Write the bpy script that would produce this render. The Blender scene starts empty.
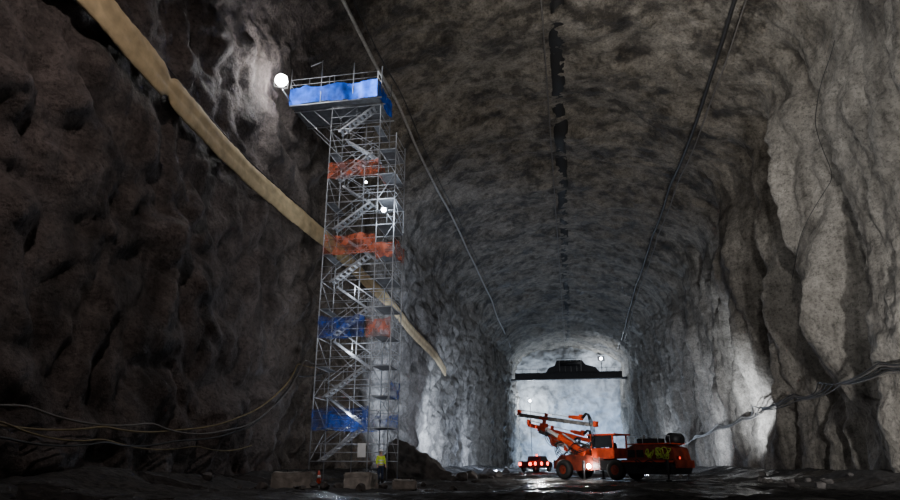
import bpy, bmesh, math, random
import numpy as np
from mathutils import Vector, Matrix, noise as mnoise
random.seed(7)
S = bpy.context.scene
COL = S.collection

# ------------------------------------------------------------------ camera
H = 1.2
cam_d = bpy.data.cameras.new("camera"); cam = bpy.data.objects.new("camera", cam_d); COL.objects.link(cam)
cam.location = (0, 0, H)
cam.rotation_euler = (math.radians(90 + 18.47), 0, math.radians(10.36))
cam_d.sensor_width = 36; cam_d.lens = 25.52; cam_d.clip_end = 600
S.camera = cam

# ------------------------------------------------------------------ noise
rs = np.random.RandomState(11)
PERM = rs.permutation(256); PERM = np.concatenate([PERM, PERM, PERM])
GR = rs.normal(size=(256, 3)); GR /= np.linalg.norm(GR, axis=1)[:, None]
def pn(x, y, z):
    x, y, z = np.broadcast_arrays(np.asarray(x, float), np.asarray(y, float), np.asarray(z, float))
    xi, yi, zi = np.floor(x).astype(int), np.floor(y).astype(int), np.floor(z).astype(int)
    xf, yf, zf = x - xi, y - yi, z - zi
    f = lambda t: t * t * t * (t * (t * 6 - 15) + 10)
    u, v, w = f(xf), f(yf), f(zf)
    out = 0
    for dx in (0, 1):
        for dy in (0, 1):
            for dz in (0, 1):
                h = PERM[PERM[PERM[(xi + dx) & 255] + ((yi + dy) & 255)] + ((zi + dz) & 255)]
                g = GR[h]
                d = g[..., 0] * (xf - dx) + g[..., 1] * (yf - dy) + g[..., 2] * (zf - dz)
                out = out + d * (u if dx else 1 - u) * (v if dy else 1 - v) * (w if dz else 1 - w)
    return out
sm = lambda t: np.clip(t, 0, 1) ** 2 * (3 - 2 * np.clip(t, 0, 1))

W, SP, AP = 19.0, 28.7, 38.1   # half width, spring height, apex height
def disp(X, Y, Z):
    """inward displacement of the sprayed rock surface"""
    X, Y, Z = np.broadcast_arrays(np.asarray(X, float), np.asarray(Y, float), np.asarray(Z, float))
    wx = X + 1.4 * pn(X / 4 + 9, Y / 4, Z / 4); wy = Y + 1.4 * pn(X / 4, Y / 4 + 7, Z / 4); wz = Z + 1.4 * pn(X / 4, Y / 4, Z / 4 + 5)
    big = 1.4 * pn(X / 11, Y / 10, Z / 13)
    t = sm((Z - (SP - 5)) / 8)                      # 0 on the walls, 1 in the roof
    right = sm((X + 8) / 16)
    sa = lambda q, e: np.sqrt(q * q + e * e) - e    # softened billow
    bl = 2.3 * sa(pn(wx / 3.3, wy / 2.8, wz / 3.2), .05)      # rounded pillows
    br = 3.6 * sa(pn(wx / 5.0, wy / 3.6, wz / 11.0 + .02 * wy), .05)   # tall folds
    bt = 1.3 * pn(wx / 8.5, wy / 8.0, wz / 5.0) + .8 * sa(pn(wx / 3.6, wy / 4.2, wz / 3.0), .04) + .2
    b1 = (bl * (1 - right) + br * right) * (1 - t) + bt * t
    b2 = (1.1 * sa(pn(wx / 1.8 + 3, wy / 1.9, wz / 2.0), .03)) * (1 - .35 * right * (1 - t)) * (1 - .4 * t)
    b3 = .38 * sa(pn(wx / .8 + 3, wy / .8, wz / .75), .02)
    f = .11 * pn(X / .4, Y / .42, Z / .4)
    d = big + b1 + b2 + b3 + f - .9
    z_ = sm((Z - 3) / 8) * sm((34 - Z) / 7)
    wob = .9 * pn(Z / 5, 4.4, 1.7)
    def groove(y0, slope, w, a): return a * np.exp(-((Y - y0 - slope * (Z - 18) - wob) / w) ** 2) * z_
    fl = groove(56.3, .12, 1.9, -4.6) + groove(51, .1, 2.6, 1.9) + groove(66, -.12, 1.5, -3.2) + groove(61, .0, 2.2, 1.1) + groove(73, .05, 3.0, 1.3)
    fl = fl + groove(82, -.1, 2.0, -2.8) + groove(95, .08, 2.4, -2.2) + groove(110, .0, 2.6, -2.2) + .8 * np.exp(-((Y - 41) / 4) ** 2) * sm((30 - Z) / 8) + groove(46.2, .05, 1.0, -1.8)
    d = d + np.where(X > 0, fl, 0)
    d = np.clip(d, -5.2, 3.0)
    return d + 3.0 * sm((Y - 110) / 70)

# ------------------------------------------------------------------ materials
def nodes(name):
    m = bpy.data.materials.new(name); m.use_nodes = True
    nt = m.node_tree; b = nt.nodes["Principled BSDF"]
    return m, nt, b
def mk(nt, t, **kw):
    n = nt.nodes.new(t)
    for k, v in kw.items(): setattr(n, k, v)
    return n
def simple(name, col, rough=.5, metal=0., var=.25, scale=6., bump=.0, emit=None, es=0., alpha=None, bd=.05):
    m, nt, b = nodes(name)
    tc = mk(nt, "ShaderNodeTexCoord"); n = mk(nt, "ShaderNodeTexNoise")
    n.inputs["Scale"].default_value = scale; n.inputs["Detail"].default_value = 6
    nt.links.new(tc.outputs["Object"], n.inputs["Vector"])
    r = mk(nt, "ShaderNodeValToRGB")
    r.color_ramp.elements[0].position = .3; r.color_ramp.elements[1].position = .7
    r.color_ramp.elements[0].color = tuple(c * (1 - var) for c in col) + (1,)
    r.color_ramp.elements[1].color = tuple(min(1, c * (1 + var)) for c in col) + (1,)
    nt.links.new(n.outputs["Fac"], r.inputs[0]); nt.links.new(r.outputs[0], b.inputs["Base Color"])
    b.inputs["Roughness"].default_value = rough; b.inputs["Metallic"].default_value = metal
    if bump:
        bp = mk(nt, "ShaderNodeBump"); bp.inputs["Strength"].default_value = bump; bp.inputs["Distance"].default_value = bd
        nt.links.new(n.outputs["Fac"], bp.inputs["Height"]); nt.links.new(bp.outputs[0], b.inputs["Normal"])
    if emit:
        b.inputs["Emission Color"].default_value = tuple(emit) + (1,); b.inputs["Emission Strength"].default_value = es
    if alpha:
        mr = mk(nt, "ShaderNodeMapRange"); mr.inputs[1].default_value = .38; mr.inputs[2].default_value = .6
        mr.inputs[3].default_value = alpha; mr.inputs[4].default_value = min(1, alpha + .35)
        nt.links.new(n.outputs["Fac"], mr.inputs[0]); nt.links.new(mr.outputs[0], b.inputs["Alpha"])
    return m

def rock_material(name):
    m, nt, b = nodes(name); L = nt.links
    tc = mk(nt, "ShaderNodeTexCoord")
    def tex(scale, detail=8, rough=.6, sc=(1, 1, 1)):
        mp = mk(nt, "ShaderNodeMapping"); mp.inputs["Scale"].default_value = sc
        L.new(tc.outputs["Object"], mp.inputs[0])
        n = mk(nt, "ShaderNodeTexNoise"); n.inputs["Scale"].default_value = scale
        n.inputs["Detail"].default_value = detail; n.inputs["Roughness"].default_value = rough
        L.new(mp.outputs[0], n.inputs["Vector"]); return n
    sx = mk(nt, "ShaderNodeSeparateXYZ"); L.new(tc.outputs["Object"], sx.inputs[0])
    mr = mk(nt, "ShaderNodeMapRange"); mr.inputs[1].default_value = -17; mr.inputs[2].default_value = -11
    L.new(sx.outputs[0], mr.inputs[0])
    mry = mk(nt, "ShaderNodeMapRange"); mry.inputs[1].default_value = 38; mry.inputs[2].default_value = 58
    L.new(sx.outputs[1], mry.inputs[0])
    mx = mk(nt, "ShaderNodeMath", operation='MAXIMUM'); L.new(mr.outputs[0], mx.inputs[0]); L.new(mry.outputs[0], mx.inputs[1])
    mz = mk(nt, "ShaderNodeMapRange"); mz.inputs[1].default_value = 26; mz.inputs[2].default_value = 32
    L.new(sx.outputs[2], mz.inputs[0])
    nA = tex(.24, 11, .74); nB = tex(.9, 10, .78); nC = tex(4.5, 7, .78); nS = tex(.45, 6, .6, (1, 1, .15))
    def ramp(src, stops):
        r = mk(nt, "ShaderNodeValToRGB"); e = r.color_ramp.elements
        e[0].position, e[0].color = stops[0][0], stops[0][1] + (1,)
        e[1].position, e[1].color = stops[-1][0], stops[-1][1] + (1,)
        for p, c in stops[1:-1]:
            k = e.new(p); k.color = c + (1,)
        L.new(src, r.inputs[0]); return r
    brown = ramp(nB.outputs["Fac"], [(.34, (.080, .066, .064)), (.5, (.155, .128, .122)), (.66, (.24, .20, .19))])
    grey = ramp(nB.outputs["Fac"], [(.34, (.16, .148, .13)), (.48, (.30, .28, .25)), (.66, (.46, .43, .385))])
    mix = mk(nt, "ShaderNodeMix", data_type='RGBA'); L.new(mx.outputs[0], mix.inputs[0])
    L.new(brown.outputs[0], mix.inputs[6]); L.new(grey.outputs[0], mix.inputs[7])
    def mult(a, b2, fac):
        q = mk(nt, "ShaderNodeMix", data_type='RGBA', blend_type='MULTIPLY')
        if isinstance(fac, float): q.inputs[0].default_value = fac
        else: L.new(fac, q.inputs[0])
        L.new(a, q.inputs[6]); L.new(b2, q.inputs[7]); return q.outputs[2]
    stain = ramp(nA.outputs["Fac"], [(.40, (.20, .18, .16)), (.47, (.66, .63, .58)), (.54, (1, .98, .94))])
    streak = ramp(nS.outputs["Fac"], [(.37, (.16, .15, .145)), (.46, (.72, .72, .71)), (.56, (1, 1, 1))])
    c = mult(mix.outputs[2], stain.outputs[0], mz.outputs[0])
    c = mult(c, streak.outputs[0], .8)
    spk = ramp(nC.outputs["Fac"], [(.38, (.30, .30, .30)), (.49, (.9, .9, .9)), (.60, (1, 1, 1))])
    c = mult(c, spk.outputs[0], .85)
    L.new(c, b.inputs["Base Color"])
    rr = mk(nt, "ShaderNodeMapRange"); rr.inputs[1].default_value = .4; rr.inputs[2].default_value = .6; rr.inputs[3].default_value = .6; rr.inputs[4].default_value = .9
    L.new(nA.outputs["Fac"], rr.inputs[0]); L.new(rr.outputs[0], b.inputs["Roughness"])
    h1 = tex(1.3, 12, .74); h2 = tex(5, 6, .7)
    a = mk(nt, "ShaderNodeMath", operation='MULTIPLY_ADD'); a.inputs[1].default_value = .5
    L.new(h2.outputs["Fac"], a.inputs[0]); L.new(h1.outputs["Fac"], a.inputs[2])
    bp = mk(nt, "ShaderNodeBump"); bp.inputs["Strength"].default_value = .9; bp.inputs["Distance"].default_value = .45
    L.new(a.outputs[0], bp.inputs["Height"]); L.new(bp.outputs[0], b.inputs["Normal"])
    return m
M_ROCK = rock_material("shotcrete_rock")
M_END = simple("pale_end_shotcrete", (.34, .35, .36), .85, 0, .45, .35, 1., bd=1.6)

def floor_material():
    m, nt, b = nodes("wet_gravel"); L = nt.links
    tc = mk(nt, "ShaderNodeTexCoord")
    n = mk(nt, "ShaderNodeTexNoise"); n.inputs["Scale"].default_value = .22; n.inputs["Detail"].default_value = 8
    g = mk(nt, "ShaderNodeTexNoise"); g.inputs["Scale"].default_value = 3.5; g.inputs["Detail"].default_value = 8
    for q in (n, g): L.new(tc.outputs["Object"], q.inputs["Vector"])
    r = mk(nt, "ShaderNodeValToRGB"); r.color_ramp.elements[0].position = .35; r.color_ramp.elements[1].position = .7
    r.color_ramp.elements[0].color = (.010, .0095, .010, 1); r.color_ramp.elements[1].color = (.055, .05, .048, 1)
    L.new(g.outputs["Fac"], r.inputs[0]); L.new(r.outputs[0], b.inputs["Base Color"])
    rr = mk(nt, "ShaderNodeMapRange"); rr.inputs[1].default_value = .42; rr.inputs[2].default_value = .52; rr.inputs[3].default_value = .18; rr.inputs[4].default_value = .92
    L.new(n.outputs["Fac"], rr.inputs[0]); L.new(rr.outputs[0], b.inputs["Roughness"])
    bs = mk(nt, "ShaderNodeMapRange"); bs.inputs[1].default_value = .42; bs.inputs[2].default_value = .52; bs.inputs[3].default_value = .25; bs.inputs[4].default_value = 1
    L.new(n.outputs["Fac"], bs.inputs[0])
    bp = mk(nt, "ShaderNodeBump"); bp.inputs["Distance"].default_value = .3
    L.new(bs.outputs[0], bp.inputs["Strength"]); L.new(g.outputs["Fac"], bp.inputs["Height"]); L.new(bp.outputs[0], b.inputs["Normal"])
    return m
M_FLOOR = floor_material()
M_STEEL = simple("galvanised_steel", (.40, .42, .46), .45, .3, .25, 3)
M_DECK = simple("scaffold_deck_steel", (.16, .17, .19), .6, .3, .25, 3)
M_BLUE = simple("blue_mesh_fabric", (.010, .06, .34), .7, 0, .6, 2.0, .5, alpha=.3)
M_BLUE2 = simple("bright_blue_tarpaulin", (.008, .10, .80), .6, 0, .5, 2.0, .5)
M_ORANGE_NET = simple("orange_mesh_fabric", (.55, .11, .045), .7, 0, .6, 2.0, .5, alpha=.25)
M_DUCT = simple("tan_canvas", (.55, .43, .25), .8, 0, .25, 1.4, .7, bd=.07)
M_ORANGE = simple("orange_machine_paint", (.60, .055, .013), .4, 0, .6, 1.6)
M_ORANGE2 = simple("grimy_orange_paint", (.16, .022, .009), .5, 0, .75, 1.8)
M_DARK = simple("dark_steel", (.022, .022, .025), .5, .3, .3, 3)
M_BLACK = simple("black_rubber", (.014, .014, .014), .75, 0, .3, 10, .3)
M_GREY = simple("grey_machine_steel", (.24, .235, .23), .45, .3, .5, 3)
M_CONC = simple("cast_concrete", (.27, .25, .23), .85, 0, .4, 3, .8)
M_CONC2 = simple("pale_cast_concrete", (.46, .44, .41), .85, 0, .35, 3, .8)
M_BOULD = simple("dark_blasted_rock", (.085, .078, .075), .8, 0, .5, 2, .9)
M_RED = simple("dark_red_paint", (.07, .005, .005), .4, 0, .2, 5)
M_YEL = simple("fluorescent_yellow_fabric", (.70, .92, .05), .7, 0, .1, 8, .2)
M_CABY = simple("dusty_yellow_cable_sheath", (.20, .155, .07), .6, 0, .3, 3)
M_CABB = simple("black_cable_sheath", (.025, .025, .025), .5, 0, .3, 3)
M_CABG = simple("grey_cable_sheath", (.13, .12, .11), .5, 0, .3, 3)
M_PIPE = simple("pale_pipe_paint", (.34, .33, .31), .5, 0, .3, 3)
M_WHITE = simple("white_enamel", (.8, .8, .8), .4, 0, .05, 3)
M_SKIN = simple("skin", (.55, .33, .24), .55, 0, .08, 20)
M_HAIR = simple("brown_hair", (.06, .035, .02), .7, 0, .3, 40)
M_NAVY = simple("navy_workwear", (.02, .03, .07), .8, 0, .2, 10, .3)
M_REFL = simple("silver_reflective_tape", (.75, .76, .78), .3, .3, .05, 10)
M_GLASS = simple("smoked_glass", (.02, .025, .03), .1, 0, .1, 3)
M_HOSE = simple("yellow_green_hose", (.40, .52, .05), .5, 0, .4, 4)
def emis(name, c, s): return simple(name, c, .4, 0, .02, 3, 0, c, s)
M_LAMP = emis("lamp_lens_lit", (1, .98, .95), 150)
M_LAMP2 = emis("small_lamp_lens_lit", (.85, .92, 1), 30)
M_TAIL = emis("tail_lamp_lit", (1, .04, .02), 14)
M_TAIL2 = emis("dim_tail_lamp_lit", (1, .04, .02), 1.5)

# ------------------------------------------------------------------ helpers
def link(o, parent=None):
    COL.objects.link(o)
    if parent is not None: o.parent = parent
    return o
def me_obj(name, verts, faces, mat, parent=None, smooth=False):
    me = bpy.data.meshes.new(name); me.from_pydata([tuple(v) for v in verts], [], faces); me.update()
    me.materials.append(mat)
    if smooth: me.polygons.foreach_set("use_smooth", [True] * len(me.polygons))
    return link(bpy.data.objects.new(name, me), parent)
def bm_obj(name, bm, mat, parent=None, smooth=False):
    me = bpy.data.meshes.new(name); bm.to_mesh(me); bm.free()
    me.materials.append(mat)
    if smooth: me.polygons.foreach_set("use_smooth", [True] * len(me.polygons))
    return link(bpy.data.objects.new(name, me), parent)
def tag(o, label, cat, group=None, kind=None):
    o["label"] = label; o["category"] = cat
    if group: o["group"] = group
    if kind: o["kind"] = kind
    return o
def empty(name, loc, label, cat, rotz=0., group=None):
    e = bpy.data.objects.new(name, None); e.location = loc; e.rotation_euler = (0, 0, rotz); e.empty_display_size = .3
    COL.objects.link(e); return tag(e, label, cat, group)
def add_rod(bm, p1, p2, r, seg=8, r2=None):
    p1, p2 = Vector(p1), Vector(p2); d = p2 - p1
    mt = Matrix.Translation((p1 + p2) / 2) @ d.to_track_quat('Z', 'Y').to_matrix().to_4x4()
    bmesh.ops.create_cone(bm, cap_ends=True, segments=seg, radius1=r, radius2=r if r2 is None else r2, depth=d.length, matrix=mt)
def add_box(bm, c, s, rot=None, bev=0.):
    mt = Matrix.Translation(c)
    if rot is not None: mt = mt @ rot
    mt = mt @ Matrix.Diagonal((s[0], s[1], s[2], 1))
    r = bmesh.ops.create_cube(bm, size=1, matrix=mt)
    if bev:
        es = list({e for v in r['verts'] for e in v.link_edges})
        bmesh.ops.bevel(bm, geom=es, offset=bev, segments=2, affect='EDGES')
def rod(name, p1, p2, r, mat, parent=None, seg=8):
    bm = bmesh.new(); add_rod(bm, p1, p2, r, seg); return bm_obj(name, bm, mat, parent, True)
def box(name, c, s, mat, parent=None, bev=.02, rot=None):
    bm = bmesh.new(); add_box(bm, c, s, rot, bev); return bm_obj(name, bm, mat, parent)
def prism(name, prof, y0, y1, mat, parent=None, bev=.03):
    """side profile (x,z) extruded between y0 and y1"""
    bm = bmesh.new()
    vs = [bm.verts.new((x, y0, z)) for x, z in prof]; f = bm.faces.new(vs)
    r = bmesh.ops.extrude_face_region(bm, geom=[f])
    bmesh.ops.translate(bm, vec=(0, y1 - y0, 0), verts=[v for v in r['geom'] if isinstance(v, bmesh.types.BMVert)])
    bmesh.ops.recalc_face_normals(bm, faces=bm.faces)
    if bev: bmesh.ops.bevel(bm, geom=bm.edges[:], offset=bev, segments=2, affect='EDGES')
    return bm_obj(name, bm, mat, parent)
def tube(name, pts, r, mat, parent=None, seg=6, sub=6):
    """smooth tube mesh through points (Catmull-Rom)"""
    P = [Vector(p) for p in pts]; Q = []
    for i in range(len(P) - 1):
        a, b_, c, d = P[max(i - 1, 0)], P[i], P[i + 1], P[min(i + 2, len(P) - 1)]
        for k in range(sub):
            t = k / sub
            Q.append(.5 * ((2 * b_) + (c - a) * t + (2 * a - 5 * b_ + 4 * c - d) * t * t + (3 * b_ - a - 3 * c + d) * t ** 3))
    Q.append(P[-1]); V = []; F = []
    for i, q in enumerate(Q):
        d = (Q[min(i + 1, len(Q) - 1)] - Q[max(i - 1, 0)]).normalized()
        u = d.cross(Vector((0, 0, 1)));
        if u.length < 1e-3: u = Vector((1, 0, 0))
        u.normalize(); v = u.cross(d)
        for k in range(seg):
            a = 2 * math.pi * k / seg; V.append(q + (u * math.cos(a) + v * math.sin(a)) * r)
    for i in range(len(Q) - 1):
        for k in range(seg):
            F.append((i * seg + k, i * seg + (k + 1) % seg, (i + 1) * seg + (k + 1) % seg, (i + 1) * seg + k))
    return me_obj(name, V, F, mat, parent, True)

# ------------------------------------------------------------------ cavern shell
YS = np.concatenate([np.arange(2, 16, .5), np.arange(16, 78, .18), 78 * (216 / 78) ** np.linspace(0, 1, 220)])
def grid(name, base, nrm, flip=False):
    P = base; D = disp(P[..., 0], P[..., 1], P[..., 2])[..., None]; Q = P + nrm * D
    n, m = Q.shape[:2]
    idx = np.arange(n * m).reshape(n, m)
    F = np.stack([idx[:-1, :-1], idx[1:, :-1], idx[1:, 1:], idx[:-1, 1:]], -1).reshape(-1, 4)
    if flip: F = F[:, ::-1]
    return me_obj(name, Q.reshape(-1, 3).tolist(), F.tolist(), M_ROCK, None, True)
zs = np.linspace(-1.5, SP, 170)
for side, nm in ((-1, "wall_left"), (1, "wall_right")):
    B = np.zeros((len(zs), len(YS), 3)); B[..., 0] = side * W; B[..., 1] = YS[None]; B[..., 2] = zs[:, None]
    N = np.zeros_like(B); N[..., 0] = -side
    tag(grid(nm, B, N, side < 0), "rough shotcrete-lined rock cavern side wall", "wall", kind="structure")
th = np.linspace(0, math.pi, 210)
B = np.zeros((len(th), len(YS), 3)); B[..., 0] = (W * np.cos(th))[:, None]; B[..., 1] = YS[None]; B[..., 2] = (SP + (AP - SP) * np.sin(th))[:, None]
N = np.zeros_like(B); nx = -np.cos(th) / W; nz = -np.sin(th) / (AP - SP); ln = np.hypot(nx, nz)
N[..., 0] = (nx / ln)[:, None]; N[..., 2] = (nz / ln)[:, None]
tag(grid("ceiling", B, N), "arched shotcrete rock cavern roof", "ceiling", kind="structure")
xs = np.linspace(-24, 24, 140); zz = np.linspace(-1.5, 42, 130)
XX, ZZ = np.meshgrid(xs, zz)
DY = 212 - (2.6 * np.abs(pn(XX / 6, 3.3, ZZ / 6)) + .9 * np.abs(pn(XX / 2, 1.3, ZZ / 2))) - 7 * sm((ZZ - 24) / 10)
idx = np.arange(XX.size).reshape(XX.shape)
F = np.stack([idx[:-1, :-1], idx[:-1, 1:], idx[1:, 1:], idx[1:, :-1]], -1).reshape(-1, 4)
tag(me_obj("wall_back", np.stack([XX, DY, ZZ], -1).reshape(-1, 3).tolist(), F.tolist(), M_END, None, True),
    "pale shotcrete end face of the cavern", "wall", kind="structure")
def fz(x, y):
    x = np.asarray(x, float); y = np.asarray(y, float)
    z = .35 * pn(x / 7, y / 7, .5) + .18 * pn(x / 2, y / 2, 4.5) + .16 * np.abs(pn(x / .8, y / .8, 8.5)) + .12 * np.abs(pn(x / .45, y / .45, 3.5)) - .07
    z = z + .75 * np.exp(-((np.abs(x) - 18.5) / 2.2) ** 2)
    z = z + .30 * np.exp(-((x + 12) / 4) ** 2 - ((y - 38) / 3.5) ** 2)
    z = z + .28 * np.exp(-((y - 25 - .1 * x) / 1.6) ** 2) * (.6 + pn(x / 3, 2.2, 1.1) * 1.6)
    fl = np.exp(-((x - 3) / 7) ** 2 - ((y - 51) / 7) ** 2) + np.exp(-((x + 13.5) / 3.5) ** 2 - ((y - 39) / 3) ** 2)
    return z * (1 - .7 * np.clip(fl, 0, 1))
FZ = lambda x, y: float(fz(x, y))
fx = np.linspace(-24, 24, 230); YF = np.concatenate([np.arange(2, 16, .6), np.arange(16, 66, .2), 66 * (216 / 66) ** np.linspace(0, 1, 130)])
FX, FY = np.meshgrid(fx, YF); idx = np.arange(FX.size).reshape(FX.shape)
F = np.stack([idx[:-1, :-1], idx[:-1, 1:], idx[1:, 1:], idx[1:, :-1]], -1).reshape(-1, 4)
tag(me_obj("floor", np.stack([FX, FY, fz(FX, FY)], -1).reshape(-1, 3).tolist(), F.tolist(), M_FLOOR, None, True),
    "wet dark gravel cavern floor with puddles", "floor", kind="structure")

def wall_x(side, y, z, off=.15):
    d = max(float(disp(side * W, y + a, z + b)) for a in (-.3, 0, .3) for b in (-.3, 0, .3))
    return side * (W - d - off)
def roof_z(x, y, off=.3):
    t = math.acos(x / W); z0 = SP + (AP - SP) * math.sin(t)
    d = max(float(disp(x + a, y + b, z0)) for a in (-.5, 0, .5) for b in (-.5, 0, .5))
    return z0 - d * (.8 + .2 * math.sin(t)) - off
def smooth_max(a, n):
    a = np.asarray(a, float); p = n // 2
    k = np.hanning(n + 2)[1:-1]; k /= k.sum()
    return np.convolve(np.pad(a, p, mode='edge'), k, 'valid')[:len(a)]

# ------------------------------------------------------------------ ventilation duct
ctrl = [(6, 20.6), (12, 20.2), (18.9, 19.6), (23.3, 18.8), (32.6, 18.0), (44, 18.0), (53, 17.9), (62.4, 17.6), (76, 16.7), (88, 15.9), (100, 14.9)]
cy = [c[0] for c in ctrl]; cz = [c[1] for c in ctrl]
V = []; F = []; SEG = 24
yy = np.arange(6, 100, .25)
xr = np.array([wall_x(-1, y, np.interp(y, cy, cz), .2) for y in yy])
xsn = smooth_max(xr, 71) + .50
zsn = smooth_max(np.interp(yy, cy, cz), 31)
for i, y in enumerate(yy):
    z = zsn[i] - .05 * abs(math.sin(y * .7)); pin = 1 - .45 * math.exp(-((y - 24.2) / .3) ** 2) - .3 * math.exp(-((y - 47) / .3) ** 2)
    rz = .72 + .16 * float(sm((34 - y) / 14))
    for s in range(SEG):
        a = 2 * math.pi * s / SEG
        w = 1 + .12 * float(pn(math.cos(a) * 2, y * .6, math.sin(a) * 2)) + .03 * math.sin(y * 9 + 3 * a)
        crease = .75 * math.exp(-((math.sin(a) + .1) / .14) ** 2)     # lengthwise fold: two stacked strips
        V.append((xsn[i] + .20 * w * pin * math.cos(a) * (1 - crease), y, z + rz * w * pin * math.sin(a)))
for i in range(len(yy) - 1):
    for s in range(SEG):
        F.append((i * SEG + s, i * SEG + (s + 1) % SEG, (i + 1) * SEG + (s + 1) % SEG, (i + 1) * SEG + s))
F.append(tuple(range(SEG))); F.append(tuple(reversed(range((len(yy) - 1) * SEG, len(yy) * SEG))))
duct = empty("ventilation_duct", (0, 0, 0), "long tan canvas ventilation duct hung along the rock wall", "ventilation duct")
me_obj("duct_sleeve", V, F, M_DUCT, duct, True)
tube("hanger_cable", [(xsn[i], yy[i], zsn[i] + .80) for i in range(0, len(yy), 8)], .035, M_CABB, duct)

# ------------------------------------------------------------------ roof services
def run(name, x, r, mat, label, cat, y0=24, y1=208, step=3):
    ys_ = np.arange(y0, y1, step); z_ = np.array([roof_z(x, y, r + .1) for y in ys_])
    zmn = np.array([z_[max(0, i - 1):i + 2].min() for i in range(len(z_))])
    z2 = smooth_max(zmn, 3)
    return tag(tube(name, [(x, y, z) for y, z in zip(ys_, z2)], r, mat, None, 8, 3), label, cat)
run("roof_pipe", -15, .15, M_PIPE, "pale grey service pipe fixed under the rock roof", "pipe")
run("roof_cable", -14.4, .05, M_CABB, "black power cable strung under the rock roof", "cable")
run("roof_pipe", 15, .07, M_CABG, "dull grey service pipe fixed under the rock roof", "pipe")
run("roof_cable", 14.3, .18, M_CABB, "thick black cable strung under the rock roof", "cable")
V = []; F = []
ysr = np.arange(24, 208, .6)
zrow = np.array([min(roof_z(.2, y, .08), roof_z(1.5, y, .08), roof_z(.8, y, .08)) for y in ysr]); zrow = smooth_max(zrow, 5) + .3
for i, y in enumerate(ysr):
    for x, dz in ((-.05, .6), (.1, 0), (.85, -.03), (1.4, 0), (1.55, .6)):
        side = -1 if x < .8 else 1
        V.append((x + side * .7 * float(pn(side * 3, y / 5, 3)) + side * .2 * float(pn(side * 3, y / 1.2, 3)), y, zrow[i] + dz + .06 * float(pn(x, y, 3))))
for i in range(len(ysr) - 1):
    for s in range(4): F.append((i * 5 + s, i * 5 + s + 1, (i + 1) * 5 + s + 1, (i + 1) * 5 + s))
tag(me_obj("trim_1", V, F, M_BLACK, None, True), "black membrane drainage strip along the roof crown", "drainage strip", kind="structure")
run("roof_cable", -.4, .07, M_CABG, "thin grey cable along the roof crown", "cable")

def wall_cable(name, side, pts, r, mat, label, sag=.35, n=5, win=1, ker=3):
    out = []
    for i in range(len(pts) - 1):
        (y0, z0), (y1, z1) = pts[i], pts[i + 1]
        for k in range(n):
            t = k / n; y = y0 + (y1 - y0) * t; z = z0 + (z1 - z0) * t - sag * math.sin(math.pi * t)
            out.append((wall_x(side, y, z, r + .08), y, z))
    y, z = pts[-1]; out.append((wall_x(side, y, z, r + .08), y, z))
    xs_ = np.array([o[0] for o in out]); mxs = np.array([max(xs_[max(0, i - win):i + win + 1], key=lambda q: -abs(q)) for i in range(len(xs_))])
    mxs = smooth_max(mxs, ker)
    out = [(mxs[i], o[1], o[2]) for i, o in enumerate(out)]
    return tag(tube(name, out, r, mat, None, 6, 3), label, "cable")
LP = [[(12, 2.9), (18.8, 2.4), (24, 2.6), (29, 2.7), (34, 3.6), (38.5, 5.2), (42.5, 7.8), (50, 8.6)],
      [(12, 2.2), (18.8, 2.0), (24, 2.0), (29, 2.2), (36, 3.3), (42, 6.9), (50, 8.4)],
      [(12, 3.4), (18.8, 2.5), (24, 2.1), (31, 2.0), (37, 2.2)],
      [(12, 3.6), (20, 3.1), (27, 2.9), (33, 2.9), (38.5, 4.6), (43.5, 8.2), (50, 9.3)]]
for j in range(4):
    wall_cable("wall_cable", -1, LP[j], (.045, .045, .035, .045)[j], (M_CABY, M_CABB, M_CABY, M_CABG)[j], ("yellow", "black", "yellow", "grey")[j] + " cable sagging across the brown rock wall", .14 + .06 * j, win=2, ker=5)
for j in range(5):
    o = .17 * j
    wall_cable("wall_cable", 1, [(34, 6.1 + o), (40.4, 6.0 + o * .9), (48 + j, 6.3 + o * .8), (57.4, 6.0 + o * .8), (67 + j, 6.0 + o), (77, 5.6 + o * .7), (87.6, 5.2 + o), (104, 4.8 + o * .5), (120, 4.2)],
               .045, (M_CABG, M_CABB, M_CABB, M_CABG, M_CABB)[j], ("grey", "black", "black", "grey", "black")[j] + " cable draped along the shotcrete wall", .20 + .08 * j, win=3, ker=7)
wall_cable("wall_cable", 1, [(40, 28), (44, 24), (47, 20), (53, 15)], .03, M_CABB, "thin black cable hanging down the shotcrete wall", .2)

# ------------------------------------------------------------------ scaffold tower
TX, TY = -13.1, 39.2
tz = FZ(-13.5, 39)
tower = empty("scaffold_stair_tower", (TX, TY, tz), "tall galvanised scaffold stair tower with blue and orange netting", "scaffold tower")
xA, xB, xC = -15.5 - TX, -11.9 - TX, -10.7 - TX; y0, y1 = 38 - TY, 40.4 - TY
xM = (xA + xB) / 2
LV = [3.2 + 1.85 * k - tz for k in range(13)]; ztop = LV[-1]; LV = [LV[0] - 1.9] + LV
post_top = {xA: ztop + 2.6, xB: ztop + 3.0, xC: LV[-3] + 1.2, xM: ztop - .1}
for x in (xA, xB, xC, xM):
    for y in (y0, y1):
        if x == xM and y == y0: continue
        rod("scaffold_post", (x, y, .06), (x, y, post_top[x]), .040, M_STEEL, tower)
        bm = bmesh.new(); add_box(bm, (x, y, .03), (.3, .3, .03)); add_rod(bm, (x, y, .03), (x, y, .3), .03); bm_obj("base_plate", bm, M_STEEL, tower)
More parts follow.
